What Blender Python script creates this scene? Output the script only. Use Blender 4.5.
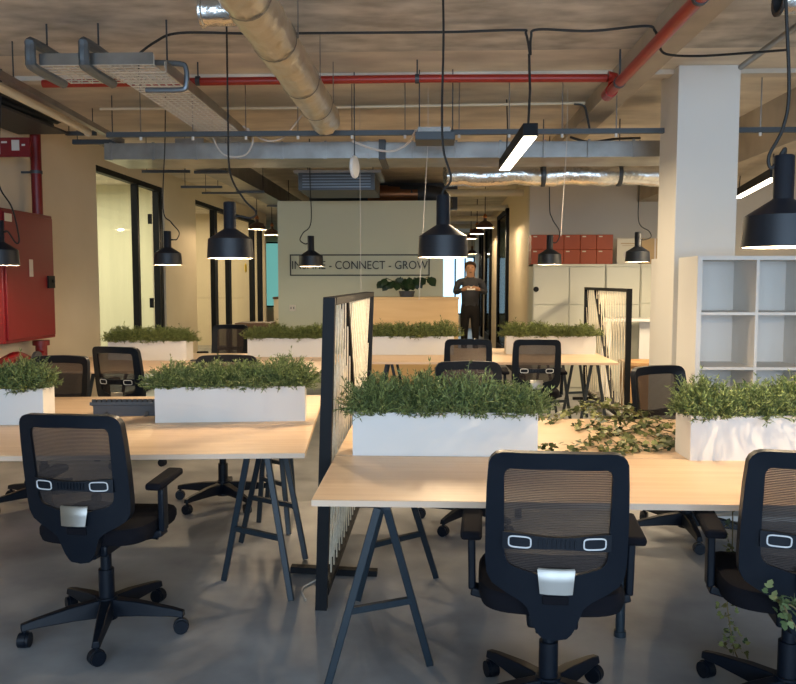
import bpy, bmesh, math, random
from mathutils import Vector, Matrix
for o in list(bpy.data.objects): bpy.data.objects.remove(o)
S = bpy.context.scene; COL = S.collection
PI = math.pi
# ------------------------------------------------------------------ camera, world, daylight, exposure
FPX, EYE = 796.0, 1.55
PITCH = math.atan(60/796); YAW = math.atan(32/796*math.cos(PITCH))
cam = bpy.data.objects.new('camera', bpy.data.cameras.new('camera')); COL.objects.link(cam)
cam.location = (0, 0, EYE); cam.rotation_euler = (PI/2-PITCH, 0, YAW)
cam.data.sensor_fit = 'HORIZONTAL'; cam.data.sensor_width = 36; cam.data.lens = 36*FPX/796
cam.data.clip_start = .05; S.camera = cam
W = bpy.data.worlds.new('sky'); S.world = W; W.use_nodes = True
W.node_tree.nodes['Background'].inputs[0].default_value = (.42, .62, 1, 1)
W.node_tree.nodes['Background'].inputs[1].default_value = 1.0
def area_light(name, loc, rot, sx, sy, power, col):
    l = bpy.data.lights.new(name, 'AREA'); l.shape = 'RECTANGLE'; l.size = sx; l.size_y = sy; l.energy = power; l.color = col
    o = bpy.data.objects.new(name, l); COL.objects.link(o); o.location = loc; o.rotation_euler = rot
    return o
area_light('window_daylight', (1.0, -3.3, 1.75), (PI/2, 0, 0), 8.6, 1.7, 380, (.60, .79, 1))
S.view_settings.view_transform = 'Standard'; S.view_settings.look = 'None'
S.view_settings.exposure = .45; S.view_settings.gamma = 1; S.view_settings.use_curve_mapping = False
LAMP_W, FAR_W, STRIP_W = 36, 45, 36
WARM = (1, .75, .47)

# ------------------------------------------------------------------ helpers
def at(px, py, depth):
    """the world point seen at a place of the photograph at a given distance down the room"""
    cp, sp, ca, sa = math.cos(PITCH), math.sin(PITCH), math.cos(YAW), math.sin(YAW)
    u = (px-398)/FPX; v = -(py-342)/FPX
    r = (-sa*cp+u*ca-v*sa*sp, ca*cp+u*sa+v*ca*sp, -sp+v*cp)
    t = depth/r[1]
    return Vector((t*r[0], depth, EYE+t*r[2]))
MATS = {}
def mat(name, col, rough=.5, metal=0., col2=None, scale=8., stretch=(1, 1, 1), bump=0., island=0., spec=.5, detail=4):
    m = bpy.data.materials.new(name); m.use_nodes = True; MATS[name] = m
    nt = m.node_tree; N = nt.nodes; L = nt.links; b = N['Principled BSDF']
    b.inputs['Base Color'].default_value = (*col, 1); b.inputs['Roughness'].default_value = rough
    b.inputs['Metallic'].default_value = metal; b.inputs['Specular IOR Level'].default_value = spec
    if col2 or bump:
        tc = N.new('ShaderNodeTexCoord'); mp = N.new('ShaderNodeMapping'); nz = N.new('ShaderNodeTexNoise')
        mp.inputs['Scale'].default_value = stretch; nz.inputs['Scale'].default_value = scale; nz.inputs['Detail'].default_value = detail
        L.new(tc.outputs['Object'], mp.inputs[0]); L.new(mp.outputs[0], nz.inputs['Vector'])
        if col2:
            cr = N.new('ShaderNodeValToRGB'); cr.color_ramp.elements[0].position = .32; cr.color_ramp.elements[1].position = .68
            cr.color_ramp.elements[0].color = (*col, 1); cr.color_ramp.elements[1].color = (*col2, 1)
            L.new(nz.outputs['Fac'], cr.inputs[0]); L.new(cr.outputs[0], b.inputs['Base Color'])
        if bump:
            bp = N.new('ShaderNodeBump'); bp.inputs['Strength'].default_value = bump; bp.inputs['Distance'].default_value = .01
            L.new(nz.outputs['Fac'], bp.inputs['Height']); L.new(bp.outputs[0], b.inputs['Normal'])
    if island:
        g = N.new('ShaderNodeNewGeometry'); cr = N.new('ShaderNodeValToRGB')
        cr.color_ramp.elements[0].color = (*col, 1); cr.color_ramp.elements[1].color = (*(col2 or col), 1)
        L.new(g.outputs['Random Per Island'], cr.inputs[0]); L.new(cr.outputs[0], b.inputs['Base Color'])
    return m
def emit(name, col, s):
    m = bpy.data.materials.new(name); m.use_nodes = True; MATS[name] = m
    b = m.node_tree.nodes['Principled BSDF']; b.inputs['Base Color'].default_value = (*col, 1)
    b.inputs['Emission Color'].default_value = (*col, 1); b.inputs['Emission Strength'].default_value = s
    return m
def mesh_fabric(name, col, open_share, freq):
    m = bpy.data.materials.new(name); m.use_nodes = True; MATS[name] = m
    nt = m.node_tree; N = nt.nodes; L = nt.links; b = N['Principled BSDF']
    b.inputs['Base Color'].default_value = (*col, 1); b.inputs['Roughness'].default_value = .8
    tc = N.new('ShaderNodeTexCoord'); wv = N.new('ShaderNodeTexWave'); wv.bands_direction = 'Z'; wv.inputs['Scale'].default_value = freq
    wv.inputs['Distortion'].default_value = .3
    mr = N.new('ShaderNodeMapRange'); mr.inputs['To Min'].default_value = max(0, open_share-.13); mr.inputs['To Max'].default_value = open_share+.13
    tr = N.new('ShaderNodeBsdfTransparent'); mx = N.new('ShaderNodeMixShader'); out = N['Material Output']
    L.new(tc.outputs['Object'], wv.inputs['Vector']); L.new(wv.outputs['Fac'], mr.inputs['Value']); L.new(mr.outputs[0], mx.inputs[0])
    L.new(b.outputs[0], mx.inputs[1]); L.new(tr.outputs[0], mx.inputs[2]); L.new(mx.outputs[0], out.inputs[0])
    return m
def glass(name, tint=(.93, .96, .95), refl=.07):
    m = bpy.data.materials.new(name); m.use_nodes = True; MATS[name] = m
    nt = m.node_tree; N = nt.nodes; L = nt.links; N.remove(N['Principled BSDF'])
    tr = N.new('ShaderNodeBsdfTransparent'); tr.inputs[0].default_value = (*tint, 1)
    gl = N.new('ShaderNodeBsdfGlossy'); gl.inputs['Roughness'].default_value = .03
    mx = N.new('ShaderNodeMixShader'); mx.inputs[0].default_value = refl
    L.new(tr.outputs[0], mx.inputs[1]); L.new(gl.outputs[0], mx.inputs[2]); L.new(mx.outputs[0], N['Material Output'].inputs[0])
    return m

class MB:
    def __init__(s): s.v = []; s.f = []; s.mi = []; s.sm = []
    def add(s, vs, fs, mi=0, smooth=False):
        n = len(s.v); s.v += [Vector(q) for q in vs]
        for f in fs: s.f.append([n+i for i in f]); s.mi.append(mi); s.sm.append(smooth)
        return s
    def box(s, c, d, rot=None, mi=0):
        c = Vector(c); hx, hy, hz = d[0]/2, d[1]/2, d[2]/2
        vs = [Vector((x, y, z)) for x in (-hx, hx) for y in (-hy, hy) for z in (-hz, hz)]
        if rot is not None: vs = [rot @ q for q in vs]
        return s.add([c+q for q in vs], [(0, 1, 3, 2), (4, 6, 7, 5), (0, 4, 5, 1), (2, 3, 7, 6), (0, 2, 6, 4), (1, 5, 7, 3)], mi)
    def span(s, a, b, mi=0):
        a = Vector(a); b = Vector(b)
        return s.box((a+b)/2, [abs(x) for x in (b-a)], None, mi)
    def bar(s, p, q, w, h, up=(0, 0, 1), mi=0):
        p = Vector(p); q = Vector(q); d = (q-p); z = d.normalized(); x = Vector(up).cross(z)
        if x.length < 1e-4: x = Vector((1, 0, 0)).cross(z)
        x.normalize(); y = z.cross(x)
        return s.box((p+q)/2, (w, h, d.length), Matrix((x, y, z)).transposed(), mi)
    def tube(s, pts, r, n=8, closed=False, mi=0, caps=True):
        P = [Vector(p) for p in pts]; R = r if isinstance(r, (list, tuple)) else [r]*len(P)
        k = len(P); vs = []; nrm = None
        for i in range(k):
            a = P[(i-1) % k] if (i or closed) else P[0]; b = P[(i+1) % k] if (i < k-1 or closed) else P[-1]
            t = (b-a).normalized()
            if nrm is None:
                nrm = t.orthogonal().normalized()
            nrm = (nrm-t*nrm.dot(t))
            if nrm.length < 1e-5: nrm = t.orthogonal()
            nrm.normalize(); bn = t.cross(nrm)
            vs += [P[i]+R[i]*(math.cos(2*PI*j/n)*nrm+math.sin(2*PI*j/n)*bn) for j in range(n)]
        fs = [(i*n+j, i*n+(j+1) % n, (i+1) % k*n+(j+1) % n, (i+1) % k*n+j) for i in range(k if closed else k-1) for j in range(n)]
        if caps and not closed: fs += [tuple(range(n))[::-1], tuple((k-1)*n+j for j in range(n))]
        return s.add(vs, fs, mi, True)
    def lathe(s, prof, n=32, c=(0, 0, 0), axis='z', mi=0, smooth=True):
        c = Vector(c); vs = []
        for r, z in prof:
            for j in range(n):
                a = 2*PI*j/n; p = (r*math.cos(a), r*math.sin(a), z)
                vs.append(c+Vector(p if axis == 'z' else (p[2], p[0], p[1]) if axis == 'x' else (p[1], p[2], p[0])))
        fs = [(i*n+j, i*n+(j+1) % n, (i+1)*n+(j+1) % n, (i+1)*n+j) for i in range(len(prof)-1) for j in range(n)]
        return s.add(vs, fs, mi, smooth)
    def cyl(s, c, r, h, n=24, axis='z', mi=0):
        return s.lathe([(1e-4, -h/2), (r, -h/2), (r, h/2), (1e-4, h/2)], n, c, axis, mi)
    def ball(s, c, r, n=12, mi=0, sq=(1, 1, 1)):
        c = Vector(c); m = n//2; vs = [c+Vector((r*sq[0]*math.sin(PI*i/m)*math.cos(2*PI*j/n), r*sq[1]*math.sin(PI*i/m)*math.sin(2*PI*j/n), r*sq[2]*math.cos(PI*i/m))) for i in range(m+1) for j in range(n)]
        return s.add(vs, [(i*n+j, i*n+(j+1) % n, (i+1)*n+(j+1) % n, (i+1)*n+j) for i in range(m) for j in range(n)], mi, True)
    def xf(s, M):
        s.v = [M @ q for q in s.v]; return s
    def build(s, name, m, parent=None, loc=None, bevel=0., rz=0.):
        me = bpy.data.meshes.new(name); me.from_pydata([tuple(q) for q in s.v], [], s.f)
        for k in (m if isinstance(m, (list, tuple)) else [m]): me.materials.append(MATS[k])
        for i, p in enumerate(me.polygons): p.material_index = s.mi[i]; p.use_smooth = s.sm[i]
        bm = bmesh.new(); bm.from_mesh(me); bmesh.ops.remove_doubles(bm, verts=bm.verts, dist=1e-5)
        bmesh.ops.recalc_face_normals(bm, faces=bm.faces); bm.to_mesh(me); bm.free()
        try: me.set_sharp_from_angle(angle=.7)
        except Exception: pass
        o = bpy.data.objects.new(name, me); COL.objects.link(o)
        if parent: o.parent = parent
        if loc: o.location = loc
        o.rotation_euler.z = rz
        if bevel:
            b = o.modifiers.new('bevel', 'BEVEL'); b.width = bevel; b.segments = 2; b.limit_method = 'ANGLE'
        return o
def tag(o, label=None, cat=None, group=None, kind=None):
    for k, v in (('label', label), ('category', cat), ('group', group), ('kind', kind)):
        if v: o[k] = v
    return o
def empty(name, label, cat, loc=(0, 0, 0), rz=0, group=None):
    o = bpy.data.objects.new(name, None); COL.objects.link(o); o.empty_display_size = .1
    o.location = loc; o.rotation_euler = (0, 0, rz)
    return tag(o, label, cat, group)
def struct(o): o['kind'] = 'structure'; return o
def copy_tree(o, parent=None):
    c = o.copy(); COL.objects.link(c); c.parent = parent
    for ch in list(o.children):
        copy_tree(ch, c)
    return c
def smooth_path(pts, n=6):
    P = [Vector(p) for p in pts]; out = []
    for i in range(len(P)-1):
        p0 = P[max(i-1, 0)]; p1 = P[i]; p2 = P[i+1]; p3 = P[min(i+2, len(P)-1)]
        for k in range(n):
            t = k/n
            out.append(.5*((2*p1)+(p2-p0)*t+(2*p0-5*p1+4*p2-p3)*t*t+(3*p1-p0-3*p2+p3)*t**3))
    return out+[P[-1]]

# ------------------------------------------------------------------ materials
mat('wall_cream', (.62, .53, .39), .85, col2=(.66, .57, .43), scale=1.5, bump=.03)
mat('wall_sage', (.54, .545, .41), .85)
mat('wall_grey', (.62, .56, .46), .85, col2=(.66, .60, .50), scale=1)
mat('wall_far', (.72, .62, .46), .85)
mat('panel_pale', (.60, .58, .42), .7, col2=(.68, .65, .48), scale=1.2, stretch=(6, 6, .3))
mat('concrete_floor', (.155, .163, .178), .38, col2=(.38, .385, .395), scale=1.7, bump=.04, detail=12)
mat('concrete_ceiling', (.34, .32, .285), .9, col2=(.62, .585, .53), scale=4.5, stretch=(.8, 1.5, 1), bump=.25, detail=12)
mat('ceiling_pale', (.50, .45, .38), .9, col2=(.74, .67, .56), scale=2.6, stretch=(.7, 1.4, 1), bump=.15, detail=12)  # paler mottled tone for the ceiling beyond the near part
mat('concrete_beam', (.38, .33, .26), .9, col2=(.48, .42, .33), scale=3, bump=.2)
mat('beech', (.66, .46, .29), .42, col2=(.75, .55, .37), scale=3, stretch=(.5, 9, 3))
mat('beech_edge', (.70, .52, .38), .5)
mat('plywood', (.62, .41, .19), .6, col2=(.68, .47, .23), scale=3, stretch=(.5, 4, 4))
mat('crate_wood', (.36, .2, .08), .6, col2=(.44, .26, .12), scale=3, stretch=(3, 3, .4))
mat('white_laminate', (.72, .715, .70), .45)
mat('white_paint', (.70, .68, .64), .6)
mat('locker_white', (.55, .555, .47), .5)
mat('black_metal', (.005, .006, .008), .55, spec=.2)
mat('trestle_metal', (.010, .020, .030), .45)
mat('lamp_black', (.004, .008, .016), .45)
mat('lamp_white', (.40, .37, .32), .6)
mat('cable_black', (.010, .010, .010), .6)
mat('chair_plastic', (.003, .006, .012), .42, spec=.25)
mat('chair_fabric', (.006, .006, .009), .95, spec=.15)
mat('silver', (.30, .29, .27), .36, .9); mat('grip_ring', (.75, .76, .78), .4, .2); mat('bracket_steel', (.17, .20, .23), .4, .7)
mat('red_paint', (.16, .004, .008), .4)
mat('pipe_red', (.33, .024, .014), .35)
mat('galvanised', (.25, .245, .23), .32, .85, col2=(.36, .355, .34), scale=5)
mat('galv_dark', (.07, .08, .09), .5, .5)
mat('dark_duct', (.03, .03, .03), .5)
mat('foil', (.68, .62, .5), .3, .9, bump=1.0, scale=14, col2=(.78, .74, .66), detail=6)
mat('foil_silver', (.72, .72, .70), .25, 1, bump=1.0, scale=16, detail=6)
mat('wire_mesh', (.72, .70, .62), .4, .5)
mat('cream_pipe', (.66, .58, .42), .5)
mat('rope', (.80, .73, .58), .9, col2=(.66, .59, .46), scale=60)
mat('leaf_dark', (.012, .030, .008), .55, col2=(.27, .34, .11), island=1)
mat('leaf_light', (.03, .055, .012), .6, col2=(.28, .32, .09), island=1)
mat('ivy', (.015, .035, .008), .5, col2=(.24, .25, .08), island=1)
mat('ivy_pale', (.07, .11, .04), .5, col2=(.24, .29, .13), island=1)
mat('monstera', (.012, .035, .012), .4)
mat('stem', (.13, .10, .04), .8)
mat('soil', (.02, .014, .01), 1)
mat('box_orange', (.30, .052, .014), .6)
mat('paper', (.62, .58, .46), .8)
mat('cardboard', (.42, .30, .16), .8)
mat('brown', (.10, .05, .02), .6)
mat('skin', (.46, .25, .15), .5)
mat('sweater', (.045, .048, .06), .9)
mat('trousers', (.012, .011, .012), .9)
mat('hair', (.05, .026, .012), .7)
mat('phone', (.75, .72, .66), .4)
mat('pale_label', (.55, .5, .45), .6)
mat('copper', (.30, .12, .05), .35, .8)
mat('dome_dark', (.05, .018, .012), .4)
mat('keycap', (.02, .02, .022), .5)
mat('yellow', (.85, .62, .03), .5)
mat('grey_plastic', (.05, .055, .065), .5)
mat('lettering', (.03, .03, .028), .6)
mesh_fabric('chair_mesh', (.034, .024, .021), .13, 55)
glass('clear_glass'); glass('dark_glass', (.45, .5, .5), .12)
emit('bulb', (1, .78, .5), 14); emit('strip', (1, .88, .66), 7)
emit('sky_window', (.50, .78, 1), 1.3); emit('tree_window', (.16, .46, .42), .6)

# ------------------------------------------------------------------ the room
XL, XR, YB, YF, ZC = -4.0, 6.0, -3.0, 27.0, 3.2
struct(MB().span((-8, YB-.2, -.12), (XR+.2, YF+.2, 0)).build('floor', 'concrete_floor'))
cl = MB().span((-8, YB-.2, ZC), (XR+.2, 5.85, ZC+.15), 0).span((-8, 5.85, ZC), (XR+.2, YF+.2, ZC+.15), 1)
for y in (2.6, 3.9): cl.span((XL, y, ZC-.03), (XR, y+.55, ZC), 0)
cl.span((XL, 6.42, ZC-.035), (XR, 6.55, ZC), 1)
struct(cl.build('ceiling', ['concrete_ceiling', 'ceiling_pale']))
wl = MB().span((XL-.2, YB, 0), (XL, 9.5, ZC)).span((XL-.2, 9.5, 2.96), (XL, 19.3, ZC)).span((XL-.2, 11.95, 0), (XL, 13.55, 2.96))
struct(wl.build('wall_left', 'wall_cream'))
wb = MB().span((XL, YB-.2, 0), (XR, YB, .85)).span((XL, YB-.2, 2.65), (XR, YB, ZC))
for x in (XL+.25, -1.5, 1, 3.5, XR-.25): wb.span((x-.25, YB-.2, .85), (x+.25, YB, 2.65))
struct(wb.build('wall_rear', 'wall_cream'))
struct(MB().span((XR, YB, 0), (XR+.2, 13, ZC)).build('wall_right', 'wall_cream'))
struct(MB().span((1.50, 12.2, 0), (XR, 12.4, ZC)).build('wall_back', 'wall_grey'))
struct(MB().span((1.50, 12.4, 0), (1.73, YF, ZC)).build('wall_corridor', 'wall_far'))
struct(MB().span((-2.2, 11.5, 0), (.19, 17, 2.71)).build('wall_sign', 'wall_sage'))
struct(MB().span((-8, YF, 0), (1.73, YF+.2, ZC)).build('wall_end', 'wall_far'))
struct(MB().span((-8, 13.5, 0), (XL-.2, 13.6, ZC)).build('wall_meeting_room', 'panel_pale'))
struct(MB().span((-8, 19.3, 0), (XL, 19.4, ZC)).build('wall_side_room', 'wall_far'))
struct(MB().span((-8.2, YB, 0), (-8, YF, ZC)).build('wall_outer', 'wall_far'))
struct(MB().span((-8, 7.5, 0), (XL-.2, 7.6, ZC)).build('wall_room_front', 'wall_far'))
struct(MB().span((1.895, 6.30, 0), (2.362, 6.77, ZC)).build('wall_column', 'white_paint', bevel=.004))
# glazed openings in the left wall
def glazing(n, y0, y1, z1, mull, door=None):
    r = bpy.data.objects.new('window_%d' % n, None); COL.objects.link(r); r.location = (XL-.08, (y0+y1)/2, 0); struct(r)
    f = MB(); yc = (y0+y1)/2
    f.span((-.04, y0-yc, z1-.07), (.05, y1-yc, z1))
    f.span((-.04, y0-yc, 0), (.05, y1-yc, .05))
    for y, w in mull: f.span((-.04, y-yc-w/2, 0), (.05, y-yc+w/2, z1-.05))
    f.build('window_frame', 'black_metal', r)
    MB().span((-.006, y0-yc, .05), (.006, y1-yc, z1-.06)).build('window_pane', 'clear_glass', r)
    return r
w1 = glazing(1, 9.5, 11.95, 2.96, [(10.95, .07), (11.80, .05), (11.90, .09)])
for z in (1.25, 2.45): MB().box((.07, .62, z), (.05, .04, .14)).build('hinge', 'black_metal', w1)
glazing(2, 13.55, 19.3, 2.96, [(13.6, .06), (14.95, .2), (16.0, .16), (18.15, .2), (19.0, .2)])
s = MB().cyl((0, 0, 0), .1, .006, 24, 'x').build('round_sticker', 'yellow', loc=at(247, 268, 17.3)); s.location.x = XL-.02
tag(s, 'yellow round sticker on the glass partition beyond the left wall', 'sticker')
# windows at the ends of both corridors
def end_window(n, x0, x1, z0, z1, y, pane, bars):
    r = bpy.data.objects.new('window_%d' % n, None); COL.objects.link(r); r.location = ((x0+x1)/2, y, z0); struct(r)
    h = (x1-x0)/2; f = MB()
    for a, b in (((-h-.05, -.03, -.05), (h+.05, .03, 0)), ((-h-.05, -.03, z1-z0), (h+.05, .03, z1-z0+.05)), ((-h-.05, -.03, 0), (-h, .03, z1-z0)), ((h, -.03, 0), (h+.05, .03, z1-z0))): f.span(a, b)
    for t in bars: f.span((-h+2*h*t-.025, -.03, 0), (-h+2*h*t+.025, .03, z1-z0))
    f.build('window_frame', 'black_metal', r)
    MB().span((-h, .01, 0), (h, .02, z1-z0)).build('window_pane', pane, r)
end_window(3, .35, 1.45, .5, 2.35, 26.9, 'sky_window', (.45, .75))
end_window(4, -5.6, -4.5, .75, 2.85, 26.9, 'tree_window', ())
# doors along the corridor
for n, (y0, y1) in enumerate(((15.3, 17.4), (19.5, 21.2), (22.6, 23.8))):
    r = bpy.data.objects.new('door_%d' % (n+1), None); COL.objects.link(r); r.location = (1.50, (y0+y1)/2, 0); struct(r)
    h = (y1-y0)/2; f = MB().span((-.06, -h, 0), (-.001, -h+.12, 2.95)).span((-.06, h-.12, 0), (-.001, h, 2.95)).span((-.06, -h, 2.87), (-.001, h, 2.95)).span((-.06, -h, 0), (-.001, h, .25))
    f.build('door_frame', 'black_metal', r)
    MB().span((-.03, -h+.12, .25), (-.015, h-.12, 2.87)).build('door_pane', 'dark_glass', r)
struct(MB().span((1.42, 12.45, 0), (1.499, 15.2, .09)).build('baseboard_corridor', 'black_metal'))

# ------------------------------------------------------------------ desks and trestles
def desk(name_label, x0, y0, x1, y1, rz=0, piv=None, group='desks'):
    piv = piv or (x0, y0)
    o = empty('desk', name_label, 'desk', (piv[0], piv[1], .715), rz, group)
    MB().span((x0-piv[0], y0-piv[1], 0), (x1-piv[0], y1-piv[1], .025)).build('tabletop', 'beech', o, bevel=.002)
    MB().span((x0-piv[0]+.001, y0-piv[1]-.0015, .001), (x1-piv[0]-.001, y0-piv[1], .0235)).build('edge_band', 'beech_edge', o)
    return o
RL = math.radians(5)
d1 = desk('long beech desk nearest the camera with a black chair at its middle', -.44, 2.9, 2.9, 3.655)
desk('beech desk behind the nearest desk, strewn with ivy', -.44, 3.668, 2.9, 4.72)
pl = (-.591, 3.71)
d3 = desk('beech desk at left with the silver-backed chair in front of it', -3.2, 3.71, -.591, 4.47, RL, pl)
desk('beech desk behind the left front desk, carrying a black keyboard', -3.2, 4.483, -.591, 5.65, RL, pl)
d5 = desk('beech desk in the second row at left, by the red cabinet wall', -3.7, 7.12, -.95, 8.95)
d6 = desk('beech desk in the second row beside the far rope screen, two chairs in front', -.75, 8.05, 1.9, 9.75)
# square-leg of the near desk
o = tag(MB().cyl((0, 0, .37), .02, .69, 16).cyl((0, 0, .013), .026, .026, 16).build('table_leg', 'trestle_metal', loc=(.838, 3.425, 0)), 'round black table leg standing behind the middle chair', 'table leg')
def trestle(label, ft, tops, zc=.3):
    c = sum((Vector(q) for q in ft), Vector((0, 0)))/4
    r = empty('trestle', label, 'trestle', (c.x, c.y, 0), 0, 'desk trestles')
    T = [Vector((q[0]-c.x, q[1]-c.y, .70)) for q in tops]; F = [Vector((q[0]-c.x, q[1]-c.y, 0)) for q in ft]
    for i in range(4):
        MB().bar(F[i]+Vector((0, 0, .005)), T[i], .030, .024, up=(0, 1, 0)).build('leg', 'trestle_metal', r, bevel=.003)
    for a, b in ((0, 1), (2, 3)):
        k = zc/.70
        MB().bar(F[a].lerp(T[a], k), F[b].lerp(T[b], k), .02, .026).build('crossbar', 'trestle_metal', r)
    m0 = (T[0]+T[1])/2; m1 = (T[2]+T[3])/2
    MB().bar(m0, m1, .06, .026).build('top_rail', 'trestle_metal', r)
    return r
trestle('dark steel trestle under the left end of the nearest desk', [(-.388, 2.93), (.005, 3.117), (-.346, 3.762), (.036, 4.08)], [(-.195, 2.95), (-.165, 2.97), (-.17, 3.62), (-.13, 3.64)])
trestle('dark steel trestle under the right end of the left front desk', [(-1.065, 3.994), (-.669, 3.74), (-1.12, 4.60), (-.69, 4.322)], [(-.90, 3.86), (-.80, 3.84), (-.93, 4.40), (-.83, 4.38)])
trestle('dark steel trestle under the rear left desk, near the rope screen', [(-1.1, 5.0), (-.86, 4.75), (-1.15, 5.5), (-.92, 5.3)], [(-1.03, 4.92), (-.95, 4.9), (-1.08, 5.42), (-.98, 5.4)])
trestle('black trestle at the right end of the second row desk', [(1.55, 8.25), (1.85, 8.3), (1.5, 9.0), (1.8, 9.1)], [(1.68, 8.3), (1.74, 8.3), (1.62, 9.0), (1.68, 9.0)])
trestle('black trestle deeper under the second row desk by the far rope screen', [(1.22, 8.3), (1.5, 8.4), (1.2, 9.3), (1.5, 9.4)], [(1.33, 8.35), (1.39, 8.35), (1.3, 9.35), (1.36, 9.35)])
trestle('black trestle under the left row two desk, near the back of the red cabinet', [(-3.3, 7.3), (-2.95, 7.35), (-3.3, 8.2), (-2.95, 8.2)], [(-3.17, 7.35), (-3.1, 7.35), (-3.17, 8.2), (-3.1, 8.2)])
trestle('black trestle under the left end of the middle second row desk', [(-.6, 8.25), (-.25, 8.3), (-.6, 9.2), (-.25, 9.2)], [(-.45, 8.3), (-.4, 8.3), (-.45, 9.2), (-.4, 9.2)])

# ------------------------------------------------------------------ planters
def clump_mesh(seed, rx, ry, h, n, leaf):
    rnd = random.Random(seed); b = MB()
    for i in range(n):
        a = rnd.uniform(0, 2*PI); q = math.sqrt(rnd.random())
        p = Vector((rx*.72*q*math.cos(a), ry*.72*q*math.sin(a), -.01))
        lean = .1+1.15*q*q*rnd.uniform(.6, 1.2); az = a+rnd.uniform(-.7, .7)
        L = h*rnd.uniform(.55, 1.0)*(1-.30*q*q); d = Vector((math.sin(lean)*math.cos(az), math.sin(lean)*math.sin(az), math.cos(lean)))
        if rnd.random() < .04: L *= 1.25
        sag = rnd.uniform(.2, 1.1)*(.1+.75*q*q); pts = [p]; m = 5
        for k in range(m):
            d = (d+Vector((rnd.uniform(-.22, .22), rnd.uniform(-.22, .22), -.13*sag*k*.5))).normalized()
            pts.append(pts[-1]+d*L/m)
        b.tube(pts, [.0022, .0022, .002, .0018, .0015, .0008], 3, caps=False)
        for k in range(1, m+1):
            for _ in range(3 if k < 4 else 5):
                t = pts[k].lerp(pts[k-1], rnd.random()); w = (pts[k]-pts[k-1]).normalized()
                u = (w*.6+Vector((rnd.uniform(-1, 1), rnd.uniform(-1, 1), rnd.uniform(-.7, .9)))).normalized()*leaf*rnd.uniform(.6, 1.3)
                sd = u.cross(Vector((rnd.uniform(-1, 1), rnd.uniform(-1, 1), 1))).normalized()*leaf*.13
                nn = u.cross(sd).normalized()*leaf*.08
                b.add([t, t+u*.45+sd, t+u, t+u*.45-sd, t+u*.5+nn], [(0, 1, 4), (1, 2, 4), (2, 3, 4), (3, 0, 4)])
    return b
CL = {}
def clumps(kind):
    if kind not in CL:
        res = []
        for sd in (1, 2, 3):
            o = clump_mesh(sd*7, .155, .135, .205, 330 if kind == 'near' else 190, .026 if kind == 'near' else .034).build('foliage', 'leaf_dark' if kind == 'near' else 'leaf_light')
            res.append(o.data); bpy.data.objects.remove(o)
        CL[kind] = res
    return CL[kind]
pr = random.Random(5)
def planter(label, x, y, rz=0, kind='near', L=.86, D=.2, H=.205, z=.74, leafy=None, grow=1., n=4):
    r = empty('planter_box', label, 'planter', (x, y, z), rz, 'planter boxes on the desks')
    t = .012; b = MB()
    b.span((-L/2, -D/2, 0), (L/2, -D/2+t, H)).span((-L/2, D/2-t, 0), (L/2, D/2, H)).span((-L/2, -D/2+t, 0), (-L/2+t, D/2-t, H)).span((L/2-t, -D/2+t, 0), (L/2, D/2-t, H)).span((-L/2+t, -D/2+t, 0), (L/2-t, D/2-t, .01))
    b.build('trough', 'white_laminate', r)
    MB().span((-L/2+t, -D/2+t, H-.04), (L/2-t, D/2-t, H-.025)).build('soil', 'soil', r)
    ms = clumps(kind)
    for i in range(n):
        o = bpy.data.objects.new('foliage', ms[(i+int(x*10)) % 3]); COL.objects.link(o); o.parent = r
        k = L/.86*grow*4/n
        o.location = (-L/2+L*(i+.5)/n, pr.uniform(-.01, .01), H-.005); o.rotation_euler.z = pr.uniform(0, 6.3)
        o.scale = (k, .92, (grow if kind == 'near' else grow*.92)*pr.uniform(.8, 1.08))
    return r
planter('white planter box in the middle of the nearest desk, left of the ivy', .071, 3.765)
planter('white planter box at the right on the near desk, its left end showing', 1.61, 3.735, math.radians(2))
planter('white planter box in the middle of the left desk, beside the rope screen', -1.165, 4.63, math.radians(6.5))
planter('white planter box cut by the left edge of the photo, on the left desk', -2.64, 4.45, math.radians(8))
planter('cream planter box beside the glass door, on the second row desk', -2.92, 8.2, math.radians(-3), 'far', .84)
planter('white planter box in the second row, in front of the lettered wall', -1.54, 8.63, 0, 'far', .87)
planter('white planter box in front of the plywood cabinet', -.2, 8.95, math.radians(2), 'far', .93)
planter('white planter box in front of the pale lockers, left of the far rope screen', 1.36, 9.08, 0, 'far', 1.0)

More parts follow.
